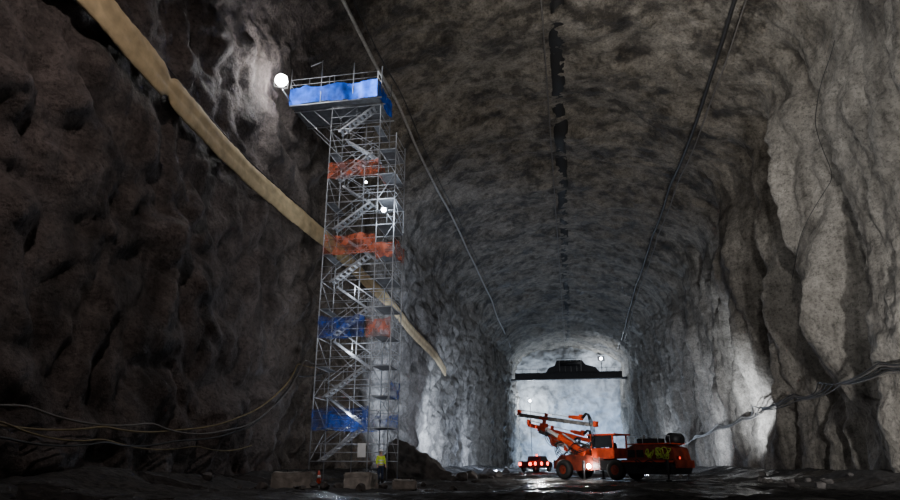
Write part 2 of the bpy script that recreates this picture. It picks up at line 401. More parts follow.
for i, z in enumerate(LV):
    last = z > post_top[xC]
    xr_ = xB if last else xC
    for y in (y0, y1): rod("ledger", (xA, y, z), (xr_, y, z), .028, M_STEEL, tower)
    for x in ((xA, xB) if last else (xA, xB, xC)): rod("ledger", (x, y0, z), (x, y1, z), .026, M_STEEL, tower)
    for dz in (.5, 1.0):
        rod("guard_rail", (xA, y0, z + dz), (xr_, y0, z + dz), .020, M_STEEL, tower)
        rod("guard_rail", (xr_, y0, z + dz), (xr_, y1, z + dz), .020, M_STEEL, tower)
    rod("guard_rail", (xA, y1, z + 1.0), (xr_, y1, z + 1.0), .020, M_STEEL, tower)
    if i < len(LV) - 1:
        zn = LV[i + 1]
        if not (zn > post_top[xC]):
            a, b_ = (y0, y1) if i % 2 else (y1, y0)
            rod("brace", (xC, a, z), (xC, b_, zn), .022, M_STEEL, tower)
            p, q = (xB, xC) if i % 2 else (xC, xB)
            rod("brace", (p, y0, z), (q, y0, zn), .022, M_STEEL, tower)
            rod("brace", (q, y1, z), (p, y1, zn), .022, M_STEEL, tower)
        rod("brace", (xA, (y0, y1)[i % 2], z), (xA, (y1, y0)[i % 2], zn), .022, M_STEEL, tower)
        rod("brace", ((xA, xM)[i % 2], y1, z), ((xM, xA)[i % 2], y1, zn), .02, M_STEEL, tower)
        bm = bmesh.new(); up = i % 2 == 0
        xs_, xe = (xA + .45, xB - .55) if up else (xB - .45, xA + .55)
        yc = (y0 + .62) if up else (y1 - .62)
        for dy in (-.36, .36):
            d = Vector((xe - xs_, 0, zn - z)); L_ = d.length
            add_box(bm, ((xs_ + xe) / 2, yc + dy, (z + zn) / 2), (L_, .04, .13), Matrix.Rotation(-math.atan2(d.z, d.x), 4, 'Y'))
            add_rod(bm, (xs_, yc + dy, z + .95), (xe, yc + dy, zn + .95), .02, 6)
            for t in (.05, .5, .95): add_rod(bm, (xs_ + (xe - xs_) * t, yc + dy, z + (zn - z) * t), (xs_ + (xe - xs_) * t, yc + dy, z + (zn - z) * t + .95), .014, 6)
        for k in range(9):
            t = (k + .5) / 9
            add_box(bm, (xs_ + (xe - xs_) * t, yc, z + (zn - z) * t), (.2, .7, .04))
        bm_obj("stair_flight", bm, M_STEEL, tower)
    if i > 0 and i < len(LV) - 1:
        if i % 2: box("landing_deck", (xA + .22, (y0 + y1) / 2, z + .03), (.55, y1 - y0, .05), M_DECK, tower, .01)
        box("landing_deck", (xB + (xC - xB) / 2 if not last else xB - .25, (y0 + y1) / 2, z + .03), ((xC - xB) if not last else .5, y1 - y0, .05), M_DECK, tower, .01)
def net(p1, p2, zb, h, mat, label, seed):
    nU, nV = 44, 10; V = []; F = []; p1, p2 = Vector(p1), Vector(p2); d = p2 - p1; nrm = Vector((d.y, -d.x, 0)).normalized()
    for j in range(nV + 1):
        for i in range(nU + 1):
            t = i / nU; s = j / nV
            w = .22 * float(pn(t * d.length * 1.6, s * 1.2 + seed, 1.5)) + .12 * float(pn(t * d.length * 4.5, s * 2, seed + .5))
            zt = h * s * (1 - .14 * abs(math.sin(t * d.length * 1.3 + seed))) - .14 * abs(math.sin(t * 4 + seed)) * (1 - s) + .08 * float(pn(t * d.length * 2, seed, 7.7))
            q = p1 + d * t + nrm * (w + .07); V.append((q.x, q.y, zb + zt))
    for j in range(nV):
        for i in range(nU):
            a = j * (nU + 1) + i; F.append((a, a + 1, a + nU + 2, a + nU + 1))
    o = me_obj("safety_netting", V, F, mat, tower, True); o["label"] = label
L = LV[1:]
net((xA, y0, 0), (xB, y0, 0), L[9], 1.25, M_ORANGE_NET, "orange safety netting", 1)
net((xB, y0, 0), (xB, y1, 0), L[9] - .1, 1.05, M_ORANGE_NET, "orange safety netting", 2)
net((xA, y0, 0), (xB, y0, 0), L[6], 1.4, M_ORANGE_NET, "orange safety netting", 3)
net((xB, y0, 0), (xC, y0, 0), L[6] - .35, 1.1, M_ORANGE_NET, "orange safety netting", 4)
net((xC, y0, 0), (xC, y1, 0), L[6] - .1, 1.1, M_ORANGE_NET, "orange safety netting", 5)
net((xA, y0, 0), (xB - .5, y0, 0), L[3], 1.4, M_BLUE, "blue safety netting", 6)
net((xB - .4, y0, 0), (xC, y0, 0), L[3], 1.2, M_ORANGE_NET, "orange safety netting", 7)
net((xA, y0, 0), (xB, y0, 0), L[0], 1.3, M_BLUE, "blue safety netting", 8)
net((xA, y1, 0), (xC, y1, 0), L[0], 1.0, M_BLUE, "blue safety netting", 9)
net((xC, y0, 0), (xC, y1, 0), L[1], 1.0, M_BLUE, "blue safety netting", 10)
px0, px1, py0, py1 = -18.4 - TX, xB, 37.1 - TY, y1
box("top_platform_deck", ((px0 + px1) / 2, (py0 + py1) / 2, ztop + .04), (px1 - px0, py1 - py0, .07), M_DECK, tower, .01)
for y in (py0, y0, y1):
    rod("platform_beam", (px0, y, ztop - .12), (px1 + .3, y, ztop - .12), .05, M_STEEL, tower)
for x in (px0, px0 + 1.4, xA, xM, xB):
    for y in (py0, py1):
        rod("platform_post", (x, y, ztop), (x, y, ztop + 2.0 + (.9 if x in (px0, xM) else 0)), .034, M_STEEL, tower)
for dz in (1.1, 1.55, 2.0):
    rod("guard_rail", (px0, py0, ztop + dz), (px1, py0, ztop + dz), .024, M_STEEL, tower)
    rod("guard_rail", (px0, py1, ztop + dz), (px1, py1, ztop + dz), .024, M_STEEL, tower)
    for x in (px0, px1): rod("guard_rail", (x, py0, ztop + dz), (x, py1, ztop + dz), .024, M_STEEL, tower)
net((px0, py0, 0), (px1, py0, 0), ztop + .02, 1.35, M_BLUE2, "bright blue safety netting", 11)
net((px1, py0, 0), (px1, py1, 0), ztop + .02, 1.35, M_BLUE2, "bright blue safety netting", 12)
for y in (y0, y1):
    rod("brace", (px0 + .4, y, ztop - .15), (xA, y, ztop - 2.8), .03, M_STEEL, tower)
    rod("brace", (px0 + 1.5, y, ztop - .15), (xA, y, ztop - 1.5), .03, M_STEEL, tower)
rod("jib_mast", (xA - .6, py0, ztop), (xA - .6, py0, ztop + 3.4), .035, M_STEEL, tower)
rod("jib_arm", (xA - .6, py0, ztop + 3.3), (xA - 1.5, py0, ztop + 3.0), .03, M_STEEL, tower)
sb = box("notice_board", (xB - .35, y0 - .06, 1.9), (.5, .03, .8), M_WHITE, tower, .005); sb["label"] = "small white notice board"

# ------------------------------------------------------------------ floodlights
def floodlight(loc, aim, size, label, lens, name="floodlight", pole=None, globe=False):
    e = empty(name, loc, label, "lamp")
    d = (Vector(aim) - Vector(loc)).normalized(); q = d.to_track_quat('Y', 'Z').to_matrix().to_4x4()
    s = size
    def fin(bm, n, m, sm_=False, par=e):
        bmesh.ops.transform(bm, matrix=q, verts=bm.verts[:]); return bm_obj(n, bm, m, par, sm_)
    bm = bmesh.new()
    if globe:
        add_rod(bm, (0, -.45 * s, 0), (0, -.02, 0), .30 * s, 24, .5 * s)
        fin(bm, "lamp_housing", M_DARK)
        bm = bmesh.new(); bmesh.ops.create_uvsphere(bm, u_segments=32, v_segments=16, radius=.5 * s); fin(bm, "lamp_lens", lens, True)
    else:
        add_box(bm, (0, -.12 * s, 0), (1.0 * s, .25 * s, .8 * s), None, .04 * s)
        for k in range(5): add_box(bm, ((k - 2) * .18 * s, -.3 * s, 0), (.03 * s, .14 * s, .6 * s))
        fin(bm, "lamp_housing", M_DARK)
        bm = bmesh.new(); add_rod(bm, (0, 0, 0), (0, .05 * s, 0), .38 * s, 24); fin(bm, "lamp_lens", lens)
    bm = bmesh.new(); add_rod(bm, (-.56 * s, -.1 * s, 0), (-.56 * s, -.1 * s, -.6 * s), .03 * s); add_rod(bm, (.56 * s, -.1 * s, 0), (.56 * s, -.1 * s, -.6 * s), .03 * s)
    add_rod(bm, (-.58 * s, -.1 * s, -.6 * s), (.58 * s, -.1 * s, -.6 * s), .03 * s); fin(bm, "yoke", M_DARK)
    if pole is not None: rod("mast", (0, .1 * s, (-.5 if pole < loc[2] else .5) * s), (0, .1 * s, pole - loc[2]), .09, M_DARK, e)
    return e
LAMP = Vector((-17.8, 34.4, 25.6))
floodlight(LAMP, (0, 0, 3), .80, "round blazing white lamp on an arm off the scaffold platform", M_LAMP, globe=True)
rod("lamp_arm", (px0 + .15, py0, ztop + .1), (LAMP.x - TX, LAMP.y - TY + .3, LAMP.z - tz - .55), .035, M_STEEL, tower)
floodlight((-11.3, 37.55, 17.0), (0, 5, 3), .42, "small white floodlight clamped to the scaffold", M_LAMP2)
floodlight((-12.6, 37.55, 19.1), (0, 5, 3), .22, "small white floodlight clamped to the scaffold", M_LAMP2)

# ------------------------------------------------------------------ drilling jumbo (local x = travel direction)
JX, JY = 3.25, 51.0
jz = FZ(3.25, 51)
J = empty("drilling_jumbo", (JX, JY, jz + .02), "orange twin-boom tunnel drilling jumbo with raised booms on wet floor", "drilling machine", math.radians(142))
def wheel(x, y):
    bm = bmesh.new(); R = .71
    prof = [(.34, -.24), (.5, -.27), (.64, -.25), (.70, -.17), (.71, 0), (.70, .17), (.64, .25), (.5, .27), (.34, .24)]
    n = 36; rings = []
    for k in range(n):
        a = 2 * math.pi * k / n
        rings.append([bm.verts.new((x + r * math.cos(a) * (1.02 if (k % 2 and r > .6) else 1), y + w, R + r * math.sin(a) * (1.02 if (k % 2 and r > .6) else 1))) for r, w in prof])
    for k in range(n):
        for j in range(len(prof) - 1): bm.faces.new((rings[k][j], rings[(k + 1) % n][j], rings[(k + 1) % n][j + 1], rings[k][j + 1]))
        bm.faces.new((rings[k][-1], rings[(k + 1) % n][-1], rings[(k + 1) % n][0], rings[k][0]))
    t = bm_obj("wheel", bm, M_BLACK, J, True)
    bm = bmesh.new(); add_rod(bm, (x, y - .2, R), (x, y + .2, R), .37, 24); add_rod(bm, (x, y - .27, R), (x, y + .27, R), .14, 12)
    for k in range(8):
        a = k * math.pi / 4; add_rod(bm, (x + .25 * math.cos(a), y - .22, R + .25 * math.sin(a)), (x + .25 * math.cos(a), y + .22, R + .25 * math.sin(a)), .03, 6)
    bm_obj("wheel_rim", bm, M_ORANGE2, t)
for x in (4.0, -.7):
    for y in (-1.25, 1.25): wheel(x, y)
prism("front_chassis", [(5.4, .75), (5.4, 1.15), (4.7, 1.75), (2.6, 1.85), (.6, 1.55), (.6, .7), (3.0, .6)], -.85, .85, M_ORANGE2, J)
prism("rear_chassis", [(.7, .7), (.7, 1.35), (-1.5, 1.4), (-4.9, 1.25), (-5.3, .95), (-5.1, .45), (-2.0, .45)], -1.2, 1.2, M_DARK, J)
prism("engine_hood", [(-1.5, 1.35), (-1.5, 2.15), (-2.1, 2.4), (-4.2, 2.4), (-5.1, 2.15), (-5.3, 1.15)], -1.1, 1.1, M_ORANGE2, J, .06)
bm = bmesh.new()
for k in range(2): add_box(bm, (-1.95 - k * .7, 1.12, 1.8), (.55, .03, .5))
for k in range(2):
    for m_ in range(4): add_box(bm, (-1.95 - k * .7, 1.15, 1.62 + m_ * .12), (.5, .03, .035))
bm_obj("side_grille", bm, M_BLACK, J)
box("hood_lid", (-3.2, 0, 2.44), (3.4, 2.24, .07), M_ORANGE, J, .02)
box("side_rail", (-3.2, 1.24, 1.28), (4.0, .06, .1), M_ORANGE, J, .01)
box("rear_bumper", (-5.36, 0, 1.1), (.12, 2.4, .5), M_ORANGE2, J, .03)
box("power_pack", (-2.9, .0, 2.65), (1.5, 1.3, .35), M_DARK, J, .05)
rod("exhaust_stack", (-2.0, -.6, 2.3), (-2.0, -.6, 3.1), .08, M_GREY, J, 12)
for xx in (-1.7, -2.9, -4.1, -5.0): rod("hand_rail", (xx, 1.05, 2.4), (xx, 1.05, 2.95), .02, M_STEEL, J)
rod("hand_rail", (-1.7, 1.05, 2.95), (-5.0, 1.05, 2.95), .02, M_STEEL, J)
box("operator_cabin", (.65, 0, 1.85), (2.0, 1.8, .75), M_ORANGE, J, .06)
box("canopy_roof", (.65, 0, 3.18), (2.5, 2.1, .12), M_ORANGE, J, .04)
for x in (-.3, 1.65):
    for y in (-.85, .85): rod("canopy_post", (x, y, 2.1), (x, y, 3.15), .07, M_ORANGE, J)
box("cabin_window", (.65, .84, 2.68), (1.75, .03, .8), M_GLASS, J, .01)
box("cabin_window", (1.62, 0, 2.68), (.03, 1.6, .8), M_GLASS, J, .01)
box("operator_seat", (.3, 0, 2.35), (.5, .5, .5), M_BLACK, J, .08)
rh = random.Random(3)
for bx, n_ in ((-3.5, 16), (-4.3, 20), (-4.8, 12)):
    hp = []
    for i in range(n_):
        hp.append((bx + rh.uniform(-.36, .36), 1.27 + .02 * (i % 5), 1.80 + rh.uniform(-.34, .34)))
    o = tube("coiled_hose", hp, .030, M_HOSE, J, 6, 5); o["label"] = "tangled yellow-green hose"
hp = [(-2.4, 1.27, 1.45), (-2.9, 1.29, 1.2), (-3.5, 1.28, 1.35), (-4.2, 1.28, 1.15), (-5.2, 1.2, 1.4)]
for k in range(4): tube("hydraulic_hose", [(x + .1 * k, y, z - .12 * k) for x, y, z in hp], .035, M_BLACK, J)
rod("cable_reel", (-4.6, -.95, 2.75), (-4.6, .2, 2.75), .42, M_DARK, J, 24)
for x, y in ((2.2, 1.2), (2.2, -1.2), (-4.8, 1.3), (-4.8, -1.3)):
    bm = bmesh.new(); add_rod(bm, (x, y, .12), (x, y, 1.3), .07, 10); add_rod(bm, (x, y, .0), (x, y, .1), .2, 14); add_rod(bm, (x, y, .7), (x, y, 1.35), .11, 10)
    bm_obj("stabiliser_jack", bm, M_DARK, J)
def boom(sgn, elbow, f0, f1, base=(2.5, .6, 1.95), fmat=None, th_=1.):
    fmat = fmat or M_GREY
    base = Vector((base[0], base[1] * sgn, base[2])); elbow = Vector(elbow); f0, f1 = Vector(f0), Vector(f1)
    d = (elbow - base).normalized(); mid = base.lerp(elbow, .58)
    rot = lambda v: v.to_track_quat('X', 'Z').to_matrix().to_4x4()
    bm = bmesh.new()
    add_box(bm, base.lerp(mid, .5), ((mid - base).length, .30 * th_, .36 * th_), rot(d), .05)
    add_rod(bm, base + Vector((0, -.3, 0)), base + Vector((0, .3, 0)), .28, 14)
    add_box(bm, mid, (.3, .42 * th_, .48 * th_), rot(d), .04)
    b_ = bm_obj("boom_arm", bm, M_ORANGE, J)
    bm = bmesh.new(); add_box(bm, mid.lerp(elbow, .5), ((elbow - mid).length + .3, .2, .22), rot(d), .03)
    bm_obj("boom_extension", bm, M_WHITE if sgn else M_STEEL, b_)
    bm = bmesh.new(); lo = base + Vector((.7, 0, -.75)); hi = base.lerp(mid, .85) + Vector((0, 0, -.2))
    add_rod(bm, lo, lo.lerp(hi, .6), .10, 10); add_rod(bm, lo.lerp(hi, .5), hi, .06, 10); add_rod(bm, base + Vector((.4, .0, .55)), base.lerp(mid, .9) + Vector((0, 0, .4)), .07, 8)
    bm_obj("hydraulic_cylinder", bm, M_STEEL, b_)
    bm = bmesh.new(); add_box(bm, elbow, (.45, .38, .55), rot(d), .06)
    fm = f0.lerp(f1, max(.2, min(.8, (elbow.x - f0.x) / (f1.x - f0.x)))); add_rod(bm, elbow, fm, .15, 12); add_rod(bm, elbow + Vector((0, -.35, .15)), elbow + Vector((0, .35, .15)), .18, 14)
    add_box(bm, fm, (.9, .34, .16), rot((f1 - f0).normalized()), .03)
    bm_obj("boom_head", bm, M_ORANGE, b_)
    fd = (f1 - f0).normalized(); fl_ = (f1 - f0).length; r = rot(fd); upv = r.to_3x3() @ Vector((0, 0, 1)); sd = r.to_3x3() @ Vector((0, 1, 0))
    bm = bmesh.new(); c = (f0 + f1) / 2
    add_box(bm, c, (fl_, .12, .22), r, .01); add_box(bm, c + upv * .13, (fl_, .26, .04), r); add_box(bm, c - upv * .12, (fl_, .24, .04), r)
    for k in range(12):
        add_box(bm, f0.lerp(f1, (k + .5) / 12), (.08, .28, .3), r)
    bm_obj("feed_beam", bm, fmat, b_)
    box("rod_guide", f1 + upv * .2, (.18, .34, .46), M_ORANGE, b_, .02, r)
    box("rod_guide", f0.lerp(f1, .62) + upv * .28, (.16, .3, .3), M_ORANGE, b_, .02, r)
    box("feed_motor", f0 + upv * .1, (.3, .3, .4), M_ORANGE, b_, .02, r)
    bm = bmesh.new(); c = f0.lerp(f1, .22) + upv * .38
    add_box(bm, c, (1.05, .3, .3), r, .05); add_box(bm, c + fd * .7, (.3, .22, .22), r, .04); add_box(bm, c - fd * .35 + upv * .2, (.3, .25, .16), r, .03)
    bm_obj("rock_drill", bm, M_ORANGE, b_)
    bm = bmesh.new(); add_rod(bm, c + fd * .7, f1 + upv * .38, .03, 8); bm_obj("drill_steel", bm, M_WHITE, b_)
    for k in range(4):
        o_ = sd * (.08 * (k - 1.5))
        tube("hydraulic_hose", [c - fd * .5 + o_, c - fd * 1.1 + o_ + Vector((0, 0, .35)), f0.lerp(f1, .05) - Vector((0, 0, .9 + .2 * k)) + o_ * 2, base.lerp(mid, .6) + Vector((0, 0, -.5 - .1 * k)) + o_ * 2, base.lerp(mid, .3) + o_ * 2 + Vector((0, 0, .35)), base + Vector((-.9, 0, .2)) + o_ * 2], .032, M_BLACK, b_)
        tube("hydraulic_hose", [elbow - d * .4 + o_, elbow + Vector((-.3, 0, -.5 - .12 * k)) + o_ * 2, mid.lerp(elbow, .5) + Vector((0, 0, -.7 - .12 * k)) + o_, mid + Vector((0, 0, -.35)) + o_], .028, M_BLACK, b_)
boom(1, (6.1, .95, 3.9), (.9, 1.15, 3.85), (9.0, .7, 5.05))
boom(-1, (6.8, -1.0, 2.95), (2.9, -1.25, 2.75), (9.8, -1.35, 4.35), fmat=M_ORANGE)
boom(0, (5.9, 0, 2.75), (3.6, .1, 2.35), (7.4, .05, 3.7), base=(2.9, 0, 1.7))
for x, y, z in ((1.85, .8, 3.05), (1.85, -.8, 3.05), (5.4, .7, 1.3), (-5.4, .8, 1.5)):
    bm = bmesh.new(); add_box(bm, (x, y, z), (.12, .24, .2), None, .02); h_ = bm_obj("work_lamp", bm, M_DARK, J)
    bm = bmesh.new(); add_rod(bm, (x + (.06 if x > 0 else -.06), y, z), (x + (.08 if x > 0 else -.08), y, z), .09, 14); bm_obj("lamp_lens", bm, M_LAMP2 if x > 0 else M_TAIL2, h_)
bm = bmesh.new(); add_box(bm, (1.7, 1.15, .95), (.1, .2, .2), None, .02); add_rod(bm, (1.7, 1.25, .95), (1.7, 1.28, .95), .17, 14)
bm_obj("side_lamp", bm, M_LAMP, J)
bm = bmesh.new()
for k in range(4): add_box(bm, (1.1, 1.05, .55 + k * .3), (.5, .12, .03))
for dx in (-.25, .25): add_rod(bm, (1.1 + dx, 1.08, .45), (1.1 + dx, 1.08, 1.6), .02)
bm_obj("access_ladder", bm, M_STEEL, J)

# ------------------------------------------------------------------ service vehicle with red lamps
vz = FZ(-4.6, 85)
Vh = empty("utility_truck", (-4.6, 85.3, vz), "small dark red utility truck with glowing red lamps", "truck", math.radians(60))
prism("body", [(-2.4, .5), (-2.4, 1.25), (-.5, 1.28), (-.35, 1.9), (1.0, 1.9), (1.5, 1.3), (2.4, 1.15), (2.45, .5)], -.95, .95, M_RED, Vh, .05)
for x in (-1.55, 1.6):
    for y in (-.85, .85):
        bm = bmesh.new(); add_rod(bm, (x, y - .12, .38), (x, y + .12, .38), .38, 24); w_ = bm_obj("wheel", bm, M_BLACK, Vh, False)
        bm = bmesh.new(); add_rod(bm, (x, y - .13, .38), (x, y + .13, .38), .2, 16); bm_obj("wheel_rim", bm, M_GREY, w_)
box("rear_window", (-.44, 0, 1.6), (.06, 1.5, .4), M_GLASS, Vh, .01)
for y in (-.96, .96): box("side_window", (.35, y, 1.6), (1.1, .03, .4), M_GLASS, Vh, .01)
for y in (-.75, .75):
    bm = bmesh.new(); add_rod(bm, (-2.47, y, .95), (-2.38, y, .95), .2, 16); bm_obj("tail_lamp", bm, M_TAIL, Vh)
for x in (-1.6, -.2, 1.2):
    for y in (-1, 1):
        bm = bmesh.new(); add_rod(bm, (x, .94 * y, 1.0), (x, 1.0 * y, 1.0), .2, 16); bm_obj("side_lamp", bm, M_TAIL, Vh)
bm = bmesh.new(); add_rod(bm, (.3, 0, 1.9), (.3, 0, 2.1), .1, 12); bm_obj("beacon", bm, M_TAIL, Vh)

# ------------------------------------------------------------------ overhead crane near the end face
CY, CZ = 188, 24.9
C = empty("overhead_crane", (0, CY, CZ), "dark overhead travelling crane girder spanning the cavern", "crane")
bm = bmesh.new(); add_box(bm, (0, 0, 0), (30, 1.6, 1.6), None, .1)
add_box(bm, (0, 0, -.85), (30.2, 2.0, .25)); add_box(bm, (0, 0, .85), (30.2, 2.0, .25))
for k in range(16): add_box(bm, (-15 + 2 * k, 0, 0), (.15, 1.9, 1.6))
bm_obj("crane_girder", bm, M_DARK, C)
prism("crane_trolley", [(-6.2, .95), (-5.2, 2.3), (-3.6, 2.8), (-3.0, 4.3), (4.2, 4.3), (5.0, 3.0), (7.8, 2.2), (8.8, .95)], -1.5, 1.5, M_DARK, C, .1)
bm = bmesh.new()
for x in (-2.2, -.6, 1.0, 2.6, 3.8): add_rod(bm, (x, -1.6, 1.1), (x, -1.6, 4.3), .12, 6)
add_rod(bm, (-3, -1.6, 4.75), (4.2, -1.6, 4.75), .08, 6)
for x in (-3, -.6, 1.8, 4.2): add_rod(bm, (x, -1.6, 4.2), (x, -1.6, 4.75), .06, 6)
bm_obj("trolley_frame", bm, M_GREY, C)
rod("winch_drum", (-2, -1.9, 3.2), (3.5, -1.9, 3.2), .6, M_DARK, C, 16)
for s in (-1, 1):
    xw = abs(wall_x(s, CY, CZ - 1, 0)); box("end_carriage", (s * (14.8 + xw + .3) / 2, 0, -.9), (abs(xw + .3 - 14.8), 2.6, .4), M_DARK, C, .05)
bm = bmesh.new()
for k in range(15):
    add_rod(bm, (-15 + k * 2.15, -1.1, .8), (-15 + k * 2.15, -1.1, 2.0), .04, 6)
add_rod(bm, (-15, -1.1, 2.0), (15.1, -1.1, 2.0), .04, 6); bm_obj("walkway_rail", bm, M_DARK, C)
box("walkway_edge", (0, -1.15, -1.05), (30.2, .12, .16), M_STEEL, C, .02)
bm = bmesh.new(); add_rod(bm, (9.6, 0, .8), (9.6, 0, 4.4), .1, 8); add_box(bm, (9.6, .2, 4.7), (2.0, .4, 1.4), None, .08); bm_obj("lamp_mast", bm, M_DARK, C)
bm = bmesh.new(); add_rod(bm, (9.6, -.02, 4.7), (9.6, -.12, 4.7), .42, 20); bm_obj("lamp_lens", bm, M_LAMP2, C)
floodlight((-11.8, 200, 19.2), (0, 100, 0), 1.1, "white floodlight on a mast by the pale end face", M_LAMP2, pole=.1)

# ------------------------------------------------------------------ concrete blocks and rocks
def block(x, y, sx, sy, sz, rz, mat, label):
    bm = bmesh.new(); add_box(bm, (0, 0, sz / 2), (sx, sy, sz), None, .07)
    bmesh.ops.subdivide_edges(bm, edges=bm.edges[:], cuts=3, use_grid_fill=True)
    for v in bm.verts: v.co += Vector(mnoise.noise_vector(v.co * 1.8 + Vector((x, y, 0)))) * .075 + Vector(mnoise.noise_vector(v.co * 5)) * .02
    e = empty("concrete_block", (x, y, FZ(x, y) - .05), label, "concrete block", rz)
    bm_obj("block_body", bm, mat, e, False)
    bm = bmesh.new()
    for dx in (-.25, .25):
        add_rod(bm, (dx * sx, 0, sz - .03), (dx * sx, 0, sz + .10), .02, 6); add_rod(bm, (dx * sx, 0, sz + .10), (dx * sx + .18, 0, sz + .10), .02, 6); add_rod(bm, (dx * sx + .18, 0, sz + .1), (dx * sx + .18, 0, sz - .03), .02, 6)
    bm_obj("lifting_loop", bm, M_DARK, e)
block(-13.5, 31.3, 2.1, .9, .9, .12, M_CONC, "weathered grey concrete barrier block in front of the scaffold")
block(-10.2, 31.7, 1.5, .9, .85, -.16, M_CONC2, "pale concrete block in front of the scaffold")
block(-8.4, 33.2, 1.2, .8, .5, .3, M_CONC, "low grey concrete block beside the scaffold")
rocks = []
for s in range(5):
    bm = bmesh.new(); bmesh.ops.create_icosphere(bm, subdivisions=3, radius=.5)
    rr = random.Random(s * 13 + 5)
    planes = []
    for k in range(9):
        a = rr.uniform(0, 6.28); zc = rr.uniform(-.6, 1); n_ = Vector((math.cos(a) * math.sqrt(1 - min(1, zc * zc)), math.sin(a) * math.sqrt(1 - min(1, zc * zc)), zc)); planes.append((n_.normalized(), rr.uniform(.28, .42)))
    for v in bm.verts:
        for n_, dd in planes:
            q = v.co.dot(n_)
            if q > dd: v.co -= n_ * (q - dd)
        v.co.z *= .8
    me = bpy.data.meshes.new("rock"); bm.to_mesh(me); bm.free(); me.materials.append(M_BOULD); rocks.append(me)
placed = [(-13.5, 31.3, 1.3), (-10.2, 31.7, 1.0), (-8.4, 33.2, .8), (-10.75, 36.9, .5), (-14.3, 36.6, .4)]
def rock(x, y, s, label, group, name="rock", force=False):
    if not force and any(math.hypot(x - a, y - b_) < r + .62 * s for a, b_, r in placed): return
    placed.append((x, y, .62 * s))
    o = bpy.data.objects.new(name, rocks[random.randrange(5)]); s3 = (s * random.uniform(.8, 1.2), s * random.uniform(.8, 1.1), s * random.uniform(.7, 1.1))
    o.scale = s3; o.rotation_euler = (0, 0, random.uniform(0, 6.28)); o.location = (x, y, FZ(x, y) + .22 * s3[2]); COL.objects.link(o)
    tag(o, label, "rock", group)
for k in range(14): rock(random.uniform(-12.1, -11.0), 31.4 + random.uniform(-.8, .8), random.uniform(.3, .6), "broken grey rock between the concrete blocks", "rocks between the concrete blocks")
for k in range(34): rock(random.uniform(-18, -6), random.uniform(28, 36.3), random.uniform(.2, .6), "dark blasted rock fragment on the gravel", "loose rocks by the scaffold")
for k in range(18): rock(random.uniform(9, 17), random.uniform(38, 66), random.uniform(.3, .7), "dark blasted rock fragment at the wall toe", "loose rocks by the shotcrete wall")
for k in range(10): rock(random.uniform(-9.5, -6), random.uniform(60, 80), random.uniform(.6, 1.3), "grey rock fragment on the gravel", "rocks down the cavern")
placed.append((-12.4, 51.6, 3.7))
for k in range(22): rock(random.uniform(-9.4, -6.5), random.uniform(45, 55), random.uniform(.6, 1.5), "dark rock fragment at the foot of the boulder", "rocks by the boulder")
bm = bmesh.new(); bmesh.ops.create_icosphere(bm, subdivisions=5, radius=1)
rr = random.Random(21); planes = []
for k in range(16):
    a = rr.uniform(0, 6.28); zc = rr.uniform(-.2, 1); q_ = math.sqrt(1 - zc * zc); planes.append((Vector((math.cos(a) * q_, math.sin(a) * q_, zc)), rr.uniform(.58, .84)))
for v in bm.verts:
    for n_, dd in planes:
        q = v.co.dot(n_)
        if q > dd: v.co -= n_ * (q - dd)
    v.co += v.co.normalized() * (.10 * mnoise.noise(v.co * 3) + .05 * mnoise.noise(v.co * 9) + .02 * mnoise.noise(v.co * 22))
    v.co.x *= 3.3; v.co.y *= 3.1; v.co.z *= 2.9
    v.co.z -= .18 * max(0, v.co.x + 1.0) * (1 if v.co.z > 0 else 0)
bo = bm_obj("boulder", bm, M_BOULD); bo.location = (-12.4, 51.6, FZ(-12.4, 51.6) + .3); tag(bo, "large dark fallen boulder behind the scaffold by the wall", "boulder")

dm = empty("traffic_cone", (-14.3, 36.6, FZ(-14.3, 36.6)), "orange traffic cone at the foot of the scaffold", "traffic cone")
bm = bmesh.new(); add_rod(bm, (0, 0, .04), (0, 0, .75), .2, 20, .04); bm_obj("cone_body", bm, M_ORANGE, dm, True)
box("cone_base", (0, 0, .025), (.5, .5, .05), M_BLACK, dm, .01)
bm = bmesh.new(); add_rod(bm, (0, 0, .35), (0, 0, .5), .145, 20, .105); bm_obj("reflective_band", bm, M_REFL, dm, True)

# ------------------------------------------------------------------ person
def skin(name, V, E, R, mat, parent, root=0, sub=2):
    me = bpy.data.meshes.new(name); me.from_pydata(V, E, []); me.update(); me.materials.append(mat)
    o = link(bpy.data.objects.new(name, me), parent); md = o.modifiers.new("skin", 'SKIN'); md.use_smooth_shade = True
    for i, sv in enumerate(me.skin_vertices[0].data):
        r = R[i]; sv.radius = r if isinstance(r, tuple) else (r, r); sv.use_root = (i == root)
    s = o.modifiers.new("subdivision", 'SUBSURF'); s.levels = sub; s.render_levels = sub
    return o
pxp, pyp = -10.75, 36.9
P = empty("person", (pxp, pyp, FZ(pxp, pyp)), "person standing in yellow hi-vis jacket, dark trousers and white hard hat", "person", math.radians(35))
V = [(0, 0, .95), (0, 0, 1.12), (0, .01, 1.32), (0, .01, 1.45), (0, 0, 1.53), (0, -.01, 1.62), (0, -.01, 1.70)]
R = [(.15, .11), (.145, .10), (.165, .11), (.09, .08), .055, (.075, .09), (.06, .075)]
E = [(0, 1), (1, 2), (2, 3), (3, 4), (4, 5), (5, 6)]
